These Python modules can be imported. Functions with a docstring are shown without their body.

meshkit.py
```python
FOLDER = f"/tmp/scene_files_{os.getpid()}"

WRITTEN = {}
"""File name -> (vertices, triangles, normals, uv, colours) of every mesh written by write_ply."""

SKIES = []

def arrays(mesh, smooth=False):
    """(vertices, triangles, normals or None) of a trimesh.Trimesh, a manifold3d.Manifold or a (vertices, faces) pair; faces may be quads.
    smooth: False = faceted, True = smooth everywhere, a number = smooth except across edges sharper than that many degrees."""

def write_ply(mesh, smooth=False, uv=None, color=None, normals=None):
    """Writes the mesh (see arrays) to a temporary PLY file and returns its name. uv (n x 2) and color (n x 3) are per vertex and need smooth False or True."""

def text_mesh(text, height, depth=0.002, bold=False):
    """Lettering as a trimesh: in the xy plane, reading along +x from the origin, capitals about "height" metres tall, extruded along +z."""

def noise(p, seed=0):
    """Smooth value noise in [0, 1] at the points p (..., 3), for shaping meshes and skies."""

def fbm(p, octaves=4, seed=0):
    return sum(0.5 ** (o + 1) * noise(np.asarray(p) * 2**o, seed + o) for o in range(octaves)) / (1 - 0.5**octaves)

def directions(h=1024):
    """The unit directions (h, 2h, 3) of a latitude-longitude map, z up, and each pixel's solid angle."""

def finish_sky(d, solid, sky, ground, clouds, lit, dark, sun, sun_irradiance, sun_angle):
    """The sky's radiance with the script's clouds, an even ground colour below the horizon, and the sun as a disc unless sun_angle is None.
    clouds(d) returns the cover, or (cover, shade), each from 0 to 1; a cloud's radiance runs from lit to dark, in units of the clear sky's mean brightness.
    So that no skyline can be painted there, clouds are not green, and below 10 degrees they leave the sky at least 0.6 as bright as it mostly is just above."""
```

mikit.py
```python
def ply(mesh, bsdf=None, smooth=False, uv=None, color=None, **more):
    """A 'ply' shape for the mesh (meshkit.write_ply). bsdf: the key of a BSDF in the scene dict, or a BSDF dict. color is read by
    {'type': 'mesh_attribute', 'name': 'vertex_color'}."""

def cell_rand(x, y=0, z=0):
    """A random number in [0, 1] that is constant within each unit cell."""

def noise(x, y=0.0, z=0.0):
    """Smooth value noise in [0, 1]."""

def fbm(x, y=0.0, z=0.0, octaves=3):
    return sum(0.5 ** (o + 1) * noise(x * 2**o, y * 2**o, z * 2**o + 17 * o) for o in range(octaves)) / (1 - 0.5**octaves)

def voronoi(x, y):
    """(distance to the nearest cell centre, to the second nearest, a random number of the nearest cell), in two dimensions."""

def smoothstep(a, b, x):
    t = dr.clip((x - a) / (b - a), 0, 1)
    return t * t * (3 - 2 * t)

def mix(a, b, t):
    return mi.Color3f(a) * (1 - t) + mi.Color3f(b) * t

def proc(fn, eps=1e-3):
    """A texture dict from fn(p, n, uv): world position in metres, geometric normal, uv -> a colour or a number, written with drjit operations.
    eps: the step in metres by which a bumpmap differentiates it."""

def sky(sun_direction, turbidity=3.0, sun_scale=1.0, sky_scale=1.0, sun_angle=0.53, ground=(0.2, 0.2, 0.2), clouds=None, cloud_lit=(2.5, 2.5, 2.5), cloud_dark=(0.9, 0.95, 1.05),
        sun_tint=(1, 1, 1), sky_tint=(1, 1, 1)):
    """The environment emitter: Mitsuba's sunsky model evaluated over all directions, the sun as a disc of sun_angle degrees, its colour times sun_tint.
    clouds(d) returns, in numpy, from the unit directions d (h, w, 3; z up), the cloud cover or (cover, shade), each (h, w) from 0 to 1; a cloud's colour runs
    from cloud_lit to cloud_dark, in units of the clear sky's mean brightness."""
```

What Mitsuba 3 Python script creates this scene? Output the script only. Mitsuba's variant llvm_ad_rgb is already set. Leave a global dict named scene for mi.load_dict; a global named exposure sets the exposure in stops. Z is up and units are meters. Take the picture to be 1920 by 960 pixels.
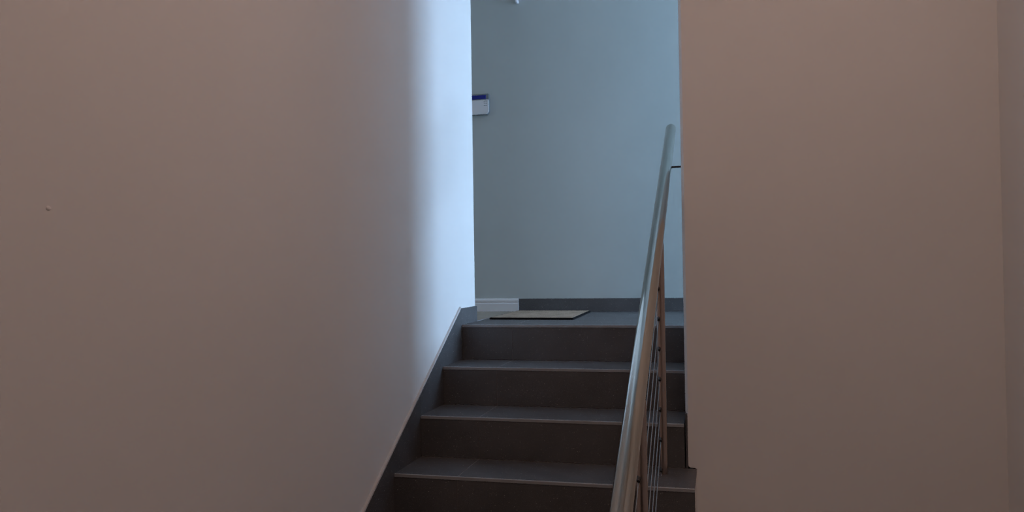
import math, random
import numpy as np, trimesh, drjit as dr, mitsuba as mi, mikit, meshkit
from shapely.geometry import Polygon, box as sbox
from mikit import proc, noise, fbm, cell_rand, voronoi, smoothstep, mix
T = mi.ScalarTransform4f
scene, labels = {}, {}
random.seed(4)

# ---------------------------------------------------------------- camera
EYE = np.array([1.22040, -3.78324, 0.27802])
FWD = np.array([-0.246155, 0.969126, 0.014212])
UP = np.array([0.018307, -0.010011, 0.999782])
scene['camera'] = {'type': 'perspective', 'fov': math.degrees(2 * math.atan(960 / 1511.0)), 'fov_axis': 'x',
                   'near_clip': 0.05, 'far_clip': 60.0,
                   'to_world': T().look_at(origin=EYE.tolist(), target=(EYE + FWD).tolist(), up=UP.tolist())}
# ---------------------------------------------------------------- light
exposure = 0.0
WINDOW_RIGHT = (13.6, 20.9, 30.6)      # daylight behind the glass door beyond the right wall
WINDOW_LEFT = (5.2, 6.6, 8.0)    # dim daylight in the passage on the left
LAMP = (5.5, 3.8, 3.2)           # warm lamp over the foot of the stairs

# ---------------------------------------------------------------- stair and room measures
G, R, K = 0.292, 0.170, 8           # going, rise, number of risers down to the lower floor
WN, WW = 1.086, 1.131               # stair width beside the wall / on the open side
SPLIT = -2 * G                      # front plane of the right wall
YL, YB, YC = 0.2547, 1.18, -0.10    # end of left wall, landing back wall, back of right wall
XB, XE, YE = 2.2, 5.0, 2.3          # end of the back wall, end wall and far wall of the landing
ZF, ZC = -K * R, 2.62               # lower floor, ceiling
JX = (0.2547, 0.8547)               # tile joints

# ---------------------------------------------------------------- materials
def paint(p, n, uv):
    m = fbm(p.x * 2.1 + p.y * 1.7, p.z * 1.9, p.y * .6, 3)
    return mix((.735, .72, .70), (.79, .78, .765), m)
def paint_bump(p, n, uv):
    return fbm(p.x * 260 + 3, p.y * 260, p.z * 260, 2)
def stone(p, n, uv):
    u, v = p.x + .7 * p.y - .3 * p.z, p.y + p.z
    base = mix((.046, .044, .045), (.073, .070, .073), fbm(u * 9, v * 9, 0, 3))
    base = base * (0.86 + 0.28 * noise(u * 420, v * 420))
    d1, d2, w = voronoi(u * 80, v * 80)
    s = dr.select(w > .93, 1 - smoothstep(.06, .17, d1), 0)
    d3, d4, w2 = voronoi(u * 190 + 7, v * 190)
    s2 = dr.select(w2 > .86, 1 - smoothstep(.12, .26, d3), 0)
    return mix(mix(base, (.16, .145, .13), s2 * .8), (.31, .28, .24), s * .8)
def stone_rough(p, n, uv):
    return .40 + .12 * fbm(p.x * 6, p.y * 6, p.z * 6, 2)
def mat_col(p, n, uv):
    k = fbm(p.x * 300, p.y * 300, p.z * 200, 2)
    b = .75 + .5 * fbm(p.x * 22, p.y * 16, 0, 3)
    return mix((.24, .178, .132), (.50, .395, .305), k) * b
def mat_bump(p, n, uv):
    return noise(p.x * 350, p.y * 350, 0)
def laminate(p, n, uv):
    g = fbm(p.x * 3 + 9 * noise(p.x * 2, p.y * 1.2), p.y * 60, 0, 3)
    return mix((.21, .175, .14), (.28, .24, .195), g)
def brushed(p, n, uv):
    return .05 + .06 * fbm(p.x * 20, p.y * 12, p.z * 300, 2)
def concrete(p, n, uv):
    return mix((.30, .29, .28), (.38, .37, .36), fbm(p.x * 5, p.y * 5, p.z * 5, 3))
def two(b): return {'type': 'twosided', 'bsdf': b}
def pr(color, rough, **k):
    c = color if isinstance(color, dict) else {'type': 'rgb', 'value': list(color)}
    return {'type': 'principled', 'base_color': c, 'roughness': rough, **k}
scene['back_paint'] = two({'type': 'diffuse', 'reflectance': proc(lambda p, n, uv: mix((.47, .51, .50), (.52, .56, .55), fbm(p.x * 2.1, p.z * 1.9, 0, 3)))})
scene['wall_paint'] = two({'type': 'bumpmap', 'arbitrary': proc(paint_bump, 1.5e-3), 'scale': .00035, 'bsdf': {'type': 'diffuse', 'reflectance': proc(paint)}})
scene['tile_stone'] = two(pr(proc(stone), proc(stone_rough), specular=1.0))
scene['dark_grout'] = two({'type': 'diffuse', 'reflectance': {'type': 'rgb', 'value': [.12, .11, .108]}})
scene['grout'] = two({'type': 'diffuse', 'reflectance': {'type': 'rgb', 'value': [.20, .19, .185]}})
scene['tile_trim'] = two(pr((.31, .32, .335), .45, metallic=.2))
scene['skirt_trim'] = two(pr((.56, .54, .53), .5))
scene['steel'] = two(pr((.49, .475, .43), proc(brushed), metallic=1.0))
scene['post_steel'] = two(pr((.46, .375, .335), .16, metallic=1.0))
scene['cable_steel'] = two(pr((.30, .29, .285), .35, metallic=1.0))
scene['black_fitting'] = two(pr((.02, .018, .017), .4))
scene['dark_steel'] = two(pr((.10, .10, .105), .35, metallic=.8))
scene['mat_fibre'] = two({'type': 'bumpmap', 'arbitrary': proc(mat_bump, 1e-3), 'scale': .002, 'bsdf': {'type': 'diffuse', 'reflectance': proc(mat_col)}})
scene['rubber'] = two({'type': 'diffuse', 'reflectance': {'type': 'rgb', 'value': [.016, .015, .015]}})
scene['laminate'] = two(pr(proc(laminate), .4))
scene['white_gloss'] = two(pr((.74, .75, .76), .35))
scene['white_plastic'] = two(pr((.78, .79, .82), .4))
scene['grey_plastic'] = two(pr((.17, .20, .22), .5))
scene['brown_plastic'] = two(pr((.16, .135, .125), .6))
scene['blue_display'] = two(pr((.010, .018, .22), .25))
scene['print_dark'] = two(pr((.06, .10, .12), .6))
scene['concrete'] = two({'type': 'diffuse', 'reflectance': proc(concrete)})

# ---------------------------------------------------------------- helpers
def add(key, mesh, bsdf, smooth=False, label=None, category=None, group=None, kind=None, **more):
    base, i = key, 0
    while key in scene:
        i += 1; key = f'{base}_{i:03d}'
    scene[key] = mikit.ply(mesh, bsdf, smooth, **more)
    note(key, label, category, group, kind)
    return key
def note(key, label=None, category=None, group=None, kind=None):
    d = {k: v for k, v in (('label', label), ('category', category), ('group', group), ('kind', kind)) if v}
    if d: labels[key] = d
def bx(x0, x1, y0, y1, z0, z1):
    return trimesh.creation.box(bounds=[[x0, y0, z0], [x1, y1, z1]])
def bev(x0, x1, y0, y1, z0, z1, b=.0012):
    P = []
    for x, sx in ((x0, 1), (x1, -1)):
        for y, sy in ((y0, 1), (y1, -1)):
            for z, sz in ((z0, 1), (z1, -1)):
                P += [(x, y + sy * b, z + sz * b), (x + sx * b, y, z + sz * b), (x + sx * b, y + sy * b, z)]
    return trimesh.convex.convex_hull(np.array(P))
def ext(poly, a, b, axis):
    """extrude a polygon from a to b along 'x' (polygon in y, z), 'y' (polygon in x, z) or 'z' (polygon in x, y)"""
    m = trimesh.creation.extrude_polygon(poly, b - a, engine='earcut')
    v = m.vertices
    if axis == 'x': m.vertices = np.c_[v[:, 2] + a, v[:, 0], v[:, 1]]
    elif axis == 'y': m.vertices = np.c_[v[:, 0], v[:, 2] + a, v[:, 1]]
    else: m.vertices = np.c_[v[:, 0], v[:, 1], v[:, 2] + a]
    m.fix_normals()
    return m
def tube(pts, rad, n=20, caps=True):
    """round bar through pts; rad a number or one radius per point"""
    pts = np.asarray(pts, float); rad = np.broadcast_to(rad, len(pts))
    V, F = [], []
    tang = np.gradient(pts, axis=0); tang /= np.linalg.norm(tang, axis=1, keepdims=True)
    ref = np.array([1., 0, 0]) if abs(tang[0][0]) < .9 else np.array([0, 0, 1.])
    for p, t, r in zip(pts, tang, rad):
        a = np.cross(t, ref); a /= np.linalg.norm(a); b = np.cross(t, a)
        ang = np.arange(n) / n * 2 * math.pi
        V.append(p + r * (np.cos(ang)[:, None] * a + np.sin(ang)[:, None] * b))
    for i in range(len(pts) - 1):
        for j in range(n):
            k = (j + 1) % n
            F += [(i * n + j, i * n + k, (i + 1) * n + k), (i * n + j, (i + 1) * n + k, (i + 1) * n + j)]
    V = np.vstack(V)
    if caps:
        for i, pt in ((0, pts[0]), (len(pts) - 1, pts[-1])):
            V = np.vstack([V, pt]); c = len(V) - 1
            F += [(c, i * n + j, i * n + (j + 1) % n) for j in range(n)]
    m = trimesh.Trimesh(V, F, process=False); m.fix_normals()
    return m
cat = trimesh.util.concatenate
def S(key, mesh, bsdf, label, smooth=False): return add(key, mesh, bsdf, smooth, label=label, kind='structure')

# ---------------------------------------------------------------- setting: walls
S('wall_left', bx(-.109, -.009, -6, YL, ZF - .1, ZC), 'wall_paint', 'long pale plastered wall along the left side of the stairs')
def chip():
    m = trimesh.creation.icosphere(2, 1.0)
    m.vertices *= 1 + .35 * (meshkit.noise(m.vertices * 2.2 + 5, 3)[:, None] - .5)
    m.vertices *= [.0020, .0065, .0045]; m.vertices += [-.009, -2.517, .404]
    return m
add('wall_left__plaster_chip', chip(), 'wall_paint', True, label='small chip in the plaster of the left wall')
S('wall_back', bx(-2.72, XB, YB, 2.4, -.1, ZC), 'back_paint', 'blue-grey lit back wall of the upper landing')
XR0 = 1.0955                                       # plaster arris of the right wall
def arris_plan(x0, r, y0=SPLIT, y1=YC, xe=5.1):
    front = [(x0, y0 + 1.6 * r), (x0 + .3 * r, y0 + .85 * r), (x0 + r, y0)]
    b = np.linspace(.5 * math.pi, math.pi, 7)
    back = [(x0 + r + r * math.cos(t), y1 - r + r * math.sin(t)) for t in b]
    return Polygon(front + [(xe, y0), (xe, y1)] + back)
Z1, Z2 = -.301, -.507
XN, rn = XR0 + .0035, .012
rounded = Polygon([(XN, Z1)] + [(XN + rn - rn * math.cos(t), Z2 + rn - rn * math.sin(t)) for t in np.linspace(0, math.pi / 2, 9)] + [(5.1, Z2), (5.1, Z1)])
wr = cat([ext(arris_plan(XR0 - .0045, .011), Z1, ZC, 'z'),
          ext(rounded, SPLIT, YC, 'y'),
          ext(arris_plan(1.1245, .003), ZF - .1, Z2, 'z')])
S('wall_right', wr, 'wall_paint', 'broad pale plastered wall facing the camera to the right of the stairs', 25)
S('wall_side', bx(2.204, 2.304, -6, SPLIT, ZF - .1, ZC), 'wall_paint', 'pale side wall meeting the right wall at the far right edge')
S('wall_rear', bx(-.109, 2.304, -6.1, -6, ZF - .1, ZC), 'wall_paint', 'plain wall behind the camera')
S('wall_passage_near', bx(-2.7, -.109, -1.7, -1.6, -.1, ZC), 'wall_paint', 'near wall of the passage on the left')
S('ceiling', bx(-2.8, 5.2, -6.1, 2.45, ZC, ZC + .12), 'wall_paint', 'white ceiling over stairs and landing')

# end walls with their openings
def holed(y0, y1, z0, z1, hy0, hy1, hz0, hz1, xa, xb):
    return ext(sbox(y0, z0, y1, z1).difference(sbox(hy0, hz0, hy1, hz1)), xa, xb, 'x')
W1 = (.52, 1.97, .02, 1.85)                          # y0 y1 z0 z1
S('wall_landing_end', holed(YC - .1, YE + .1, -.1, ZC, *W1, XE, XE + .12), 'wall_paint', 'end wall of the landing with the daylight window')
S('wall_landing_far', bx(XB, XE + .12, YE, YE + .1, -.1, ZC), 'wall_paint', 'far wall of the landing beyond the back wall, out of view')
W2 = (-1.45, -1.0, .95, 2.05)
S('wall_passage_end', holed(-1.7, YB + .12, -.1, ZC, *W2, -2.72, -2.6), 'wall_paint', 'end wall of the passage on the left')
def window(key, W, x, light, label, face):
    y0, y1, z0, z1 = W
    f = ext(sbox(y0, z0, y1, z1).difference(sbox(y0 + .05, z0 + .05, y1 - .05, z1 - .05)), x - .03, x + .03, 'x')
    add(key, f, 'white_gloss', label=label, kind='structure')
    v = [(x, y0 + .045, z0 + .045), (x, y1 - .045, z0 + .045), (x, y1 - .045, z1 - .045), (x, y0 + .045, z1 - .045)]
    f4 = [(0, 1, 2), (0, 2, 3)] if face > 0 else [(0, 2, 1), (0, 3, 2)]
    pane = trimesh.Trimesh(v, f4, process=False)
    add(key + '__pane', pane, {'type': 'diffuse', 'reflectance': {'type': 'rgb', 'value': [.4, .4, .4]}}, emitter={'type': 'area', 'radiance': {'type': 'rgb', 'value': list(light)}})
    zm = (z0 + z1) / 2
    add(key + '__glazing_bar', bev(x - .02, x + .02, y0 + .05, y1 - .05, zm - .015, zm + .015), 'white_gloss')
window('window_1', W1, XE + .06, WINDOW_RIGHT, 'tall frosted window at the end of the landing, out of view on the right', -1)
window('window_2', W2, -2.66, WINDOW_LEFT, 'frosted window of the passage, out of view on the left', 1)

# ---------------------------------------------------------------- floors
S('floor', cat([bx(0, XE, .03, YB, -.14, -.0095), bx(XB, XE, YB, YE, -.14, -.0095), bx(WN + .01, XE, YC, .03, -.14, -.0095)]), 'grout', 'upper landing floor of dark speckled tiles')
def floor_tiles(key, xs, ys, z=0., gap=.0034, bsdf='tile_stone', th=.0095):
    for i in range(len(xs) - 1):
        for j in range(len(ys) - 1):
            add(key, bev(xs[i] + gap / 2, xs[i + 1] - gap / 2, ys[j] + gap / 2, ys[j + 1] - gap / 2, z - th, z, .0007), bsdf)
floor_tiles('floor__tile', (0, JX[0], JX[1], WN + .01, 1.4547, 2.0547, XB), (.0085, .60, YB - .008))
floor_tiles('floor__tile', (XB, 2.6547, 3.2547, 3.8547, 4.4547, XE), (.0085, .60, 1.2, 1.8, YE))
floor_tiles('floor__tile', (WN + .01, 1.4547, 2.0547, 2.6547, 3.2547, 3.8547, 4.4547, XE), (YC, .0085))
for x in JX:
    add('floor__grout_line', bx(x - .0016, x + .0016, .0086, YB - .009, -.0095, -.0003), 'grout')
S('floor_001', ext(Polygon([(-2.6, -1.6), (-.109, -1.6), (-.109, YL), (-.004, YL), (-.004, YB), (-2.6, YB)]), -.14, 0, 'z'), 'laminate', 'beige floor of the passage beside the dark landing tiles')
S('trim_1', bev(-.0045, .0005, YL, YB - .008, -.009, .0022, .001), 'tile_trim', 'thin metal threshold strip between beige floor and dark tiles')
S('floor_002', bx(-.1, 2.21, -6, -K * G + G, ZF - .14, ZF - .0095), 'grout', 'lower floor at the foot of the stairs')
ys = np.linspace(-6, -(K - 1) * G - .003, 8)
floor_tiles('floor_002__tile', (-.0085, JX[0], JX[1], 1.4547, 2.0547, 2.204), ys, ZF)
S('floor_003', bx(WW, 2.204, -(K - 1) * G, SPLIT, ZF - .14, ZF), 'concrete', 'bare floor beside the foot of the stairs')

# ---------------------------------------------------------------- staircase
t = 'staircase'
note(t, 'straight flight of dark speckled stone tiled stairs rising to the landing', 'stairs')
ptsU = [(.03, -.0095)]
for k in range(0, 3):
    ptsU += [(-k * G + .0115, -k * R - .0095), (-k * G + .0115, -(k + 1) * R - .0095)]
ptsU += [(-2 * G - .0, -3 * R - .0095), (-2 * G, ZF - .14), (.03, ZF - .14)]
ptsL = [(-2 * G, -3 * R - .0095)]
for k in range(3, K):
    ptsL += [(-k * G + .0115, -k * R - .0095), (-k * G + .0115, -(k + 1) * R - .0095)]
ptsL = ptsL[:-1] + [(-(K - 1) * G + .0115, ZF - .14), (-2 * G, ZF - .14)]
mU, mL = ext(Polygon(ptsU).buffer(0), 0, WN, 'x'), ext(Polygon(ptsL).buffer(0), 0, WW - .0005, 'x')
add(t + '__core', cat([mU, mL]), 'wall_paint', label='pale plastered side of the stairs')
g2 = .0014
for k in range(0, K):
    xe = WN if k < 3 else WW
    xs = (0, JX[0], JX[1], xe)
    yf = -k * G
    for i in range(3):
        a, b = xs[i] + (g2 if i else .0), xs[i + 1] - (g2 if i < 2 else 0)
        if k: add(t + '__tread_tile', bev(a, b, yf + .0085, yf + G - .0005, -k * R - .0095, -k * R, .0006), 'tile_stone')
        a2, b2 = (a, b)
        zb = -(k + 1) * R
        add(t + '__riser_tile', bev(a2, b2, yf + .0025, yf + .0112, zb + .0008, -k * R - .0130, .0006), 'tile_stone')
    for x in JX:
        if k: add(t + '__grout_line', bx(x - g2, x + g2, yf + .009, yf + G - .001, -k * R - .0095, -k * R - .0003), 'grout')
        add(t + '__grout_line', bx(x - g2, x + g2, yf + .0032, yf + .0112, -(k + 1) * R + .0008, -k * R - .0132), 'dark_grout')
    add(t + '__nosing_strip', bev(0, xe, yf, yf + .0082, -k * R - .0130, -k * R + .0004, .0015), 'tile_trim')
labels[t + '__nosing_strip'] = {'label': 'pale metal nosing strip along the step edge'}

# ---------------------------------------------------------------- skirting
def line(y): return .0866 + .5790 * y            # upper edge of the raking skirting on the left
yk = (.0797 - .0866) / .5790
note('baseboard_left', 'dark tile skirting with pale top edge raking up the left wall', None, None, 'structure')
cuts = [-2.9, -2.35, -1.76, -1.168, -.584, yk]
def clipz(P): return Polygon(P).intersection(sbox(-9, ZF, 9, 9))
for a, b in zip(cuts[:-1], cuts[1:]):
    P = clipz([(a + .0008, max(line(a), ZF + .08) - .34), (b - .0008, line(b) - .34), (b - .0008, line(b)), (a + .0008, line(a))])
    if P.area > 1e-4: add('baseboard_left__tile', ext(P, -.009, -.0002, 'x'), 'tile_stone')
add('baseboard_left__tile', ext(Polygon([(yk + .0008, -.25), (-.001, -.25), (-.001, .0), (YL + .008, 0), (YL + .008, .0797), (yk + .0008, .0797)]), -.009, -.0002, 'x'), 'tile_stone')
ye = -2.25
add('baseboard_left__top_trim', cat([ext(Polygon([(ye, line(ye) + .0002), (yk, .0799), (yk, .0885), (ye, line(ye) + .0105)]), -.009, .0008, 'x')]), 'skirt_trim', label='pale raking strip on top of the skirting')
# right reveal
note('baseboard_right', 'dark tile skirting on the reveal of the right wall beside the steps', None, None, 'structure')
zr = lambda y: -.301 + .58 * (y - SPLIT)
for a, b in ((SPLIT + .001, -.30), (-.2985, YC)):
    add('baseboard_right__tile', ext(Polygon([(a, -3 * R + .001), (b, -3 * R + .001), (b, min(zr(b), .08)), (a, zr(a))]), XR0 - .0045, XN - .0002, 'x'), 'tile_stone')
# landing back wall: dark tiles, and the white board of the passage
note('baseboard_back', 'low dark tile skirting along the landing back wall', None, None, 'structure')
for a, b in ((0.002, .2647), (.2663, .8647), (.8663, 1.4647), (1.4663, 2.0647), (2.0663, XB)):
    add('baseboard_back__tile', bev(a, b, YB - .0085, YB, 0.0005, .0795, .0008), 'tile_stone')
prof = Polygon([(YB, 0), (YB - .016, 0), (YB - .016, .050), (YB - .0125, .0535), (YB - .0085, .0545), (YB - .0085, .058), (YB - .013, .0595), (YB - .014, .063), (YB - .013, .072), (YB - .008, .0785), (YB - .003, .0815), (YB, .0815)])
S('baseboard_passage', ext(prof, -2.6, .0008, 'x'), 'white_gloss', 'moulded white baseboard on the back wall left of the dark skirting')

# ---------------------------------------------------------------- balustrade
b_ = 'handrail'
note(b_, 'round stainless steel handrail on posts with tension cables along the open side of the stairs', 'handrail')
RX, RZ, RS, RR = 1.01, .7978, .517, .0251
def railz(y): return RZ + RS * y
y0r, y1r = -2.25, .315
cap = [(RX, y1r - .004 + .004 * math.sin(a), railz(y1r - .004 + .004 * math.sin(a))) for a in np.linspace(0, math.pi / 2, 5)]
pts = [(RX, y0r, railz(y0r))] + [(RX, y, railz(y)) for y in np.linspace(y0r + .01, y1r - .006, 12)] + cap
rads = [RR - .002] + [RR] * 12 + [RR - .004 * (1 - math.cos(a)) for a in np.linspace(0, math.pi / 2, 5)]
add(b_ + '__rail', tube(pts, rads, 48), 'steel', 40, label='brushed steel tube rail')
POSTS = [(-.68, -3 * R), (-.68 - 3 * G, -6 * R), (-2.2, ZF)]
PR = .0165
CS = .56
for i, (y, z) in enumerate(POSTS):
    top = railz(y) - RR * 1.02
    pk = add(b_ + '__post', tube([(RX, y, z), (RX, y, z + .002), (RX, y, top - .06), (RX, y, top - .055), (RX, y, top + .015)], [PR, PR, PR, .010, .010], 32), 'post_steel', 40)
    for c in range(8):
        zc = -.491 + .1135 * c + CS * (y + .68)
        if zc < z + .015 or zc > top - .03: continue
        m = tube([(RX - .006, y - PR - .009, zc - .009 * CS), (RX - .006, y - PR - .001, zc - .001 * CS), (RX - .006, y - PR + .006, zc + .006 * CS)], [.0048, .0062, .0062], 16)
        add(pk + '__cable_clamp', m, 'black_fitting', 40)
labels[b_ + '__post'] = {'label': 'round steel post on the fourth step'}
for c in range(8):
    zc = -.491 + .1135 * c
    ya, yb = -.66, -2.2
    if zc + CS * (yb + .68) > ZF + .02:
        pass
    else:
        yb = -.68 + (ZF + .03 - zc) / CS
    add(b_ + '__cable', tube([(RX - .006, yb, zc + CS * (yb + .68)), (RX - .006, ya, zc + CS * (ya + .68))], .0020, 10), 'cable_steel', 40)
yb_ = -.16
zb_ = railz(yb_)
m = cat([tube([(RX + .012, yb_, zb_ - .004), (XR0 - .0055, yb_, zb_ - .004)], .0045, 16), tube([(XR0 - .012, yb_, zb_ - .004), (XR0 - .0046, yb_, zb_ - .004)], .014, 20)])
add(b_ + '__wall_bracket', m, 'dark_steel', 40, label='short dark rod bracing the rail to the wall')

# ---------------------------------------------------------------- doormat
def quad(A, B, C, D, z0, z1, inset=0.):
    P = Polygon([A, B, C, D])
    if inset: P = P.buffer(-inset, join_style=2)
    return ext(P, z0, z1, 'z')
Q = ((.032, .387), (.490, .370), (.474, 1.060), (.018, 1.078))
note('doormat', 'flat grey-brown doormat with dark rubber edge lying on the landing', 'doormat')
add('doormat__backing', quad(*Q, .0003, .0100), 'rubber', label='black rubber edge')
add('doormat__pile', quad(*Q, .0100, .0110, .007), 'mat_fibre', label='grey-brown fibre top')

# ---------------------------------------------------------------- keypad on the back wall
k_ = 'alarm_keypad'
note(k_, 'white wall keypad with a blue display band, partly hidden behind the left wall edge', 'keypad')
kx0, kx1, kz0, kz1, kyf = -.335, -.171, 1.2590, 1.3900, YB - .036
body = Polygon([(kx0 + .012, kz0), (kx1 - .013, kz0), (kx1, kz0 + .014), (kx1, kz1 - .004), (kx1 - .004, kz1), (kx0 + .004, kz1), (kx0, kz1 - .004), (kx0, kz0 + .014)])
add(k_ + '__housing', ext(body, kyf + .008, YB - .002, 'y'), 'grey_plastic', label='grey housing')
add(k_ + '__back_plate', bev(kx0 + .004, kx1 - .004, YB - .003, YB, kz0 + .012, kz1 - .004, .001), 'brown_plastic')
zs = 1.350
add(k_ + '__flap', ext(body.intersection(sbox(kx0, kz0, kx1, zs)), kyf, kyf + .0085, 'y'), 'white_plastic', label='white lower flap')
add(k_ + '__display', bev(kx0 + .012, kx1 - .017, kyf + .004, kyf + .0085, zs + .007, zs + .031, .001), 'blue_display', label='dark blue display band')
for c in range(2):
    for r_ in range(3):
        x = kx1 - .030 + c * .012
        z = zs - .0095 - r_ * .0135
        add(k_ + '__key_mark', bev(x, x + .0075, kyf - .0008, kyf + .0005, z - .0016, z + .0016, .0003), 'print_dark')

# ---------------------------------------------------------------- cable duct at the top of the back wall
note('cable_duct', 'end of a slim white cable duct at the top edge on the landing back wall', 'cable duct')
add('cable_duct__cover', bev(.016, .027, YB - .040, YB - .003, 1.953, ZC - .001, .002), 'white_plastic')
add('cable_duct__base', bev(.012, .031, YB - .003, YB, 1.956, ZC - .001, .001), 'white_plastic')

# ---------------------------------------------------------------- warm ceiling lamp behind the view
def ceiling_lamp(x, y, r, light):
    l = 'ceiling_lamp'
    note(l, 'round warm ceiling lamp over the foot of the stairs, above the picture', 'lamp')
    prof = np.array([(0, ZC - .03), (r + .015, ZC - .03), (r + .015, ZC - .001), (0, ZC - .001)])
    m = trimesh.creation.revolve(prof, sections=48); m.apply_translation([x, y, 0])
    add(l + '__base', m, 'white_gloss', 30)
    a = np.linspace(0, math.pi / 2, 9)
    prof = np.array([(r * math.sin(t), ZC - .031 - .07 * math.cos(t)) for t in a])
    d = trimesh.creation.revolve(prof, sections=48); d.apply_translation([x, y, 0])
    n = d.face_normals[:, 2].mean()
    if n > 0: d.invert()
    add(l + '__shade', d, {'type': 'diffuse', 'reflectance': {'type': 'rgb', 'value': [.5, .5, .5]}}, emitter={'type': 'area', 'radiance': {'type': 'rgb', 'value': [c * 4.0 for c in light]}})
ceiling_lamp(1.5, -2.45, .26, LAMP)
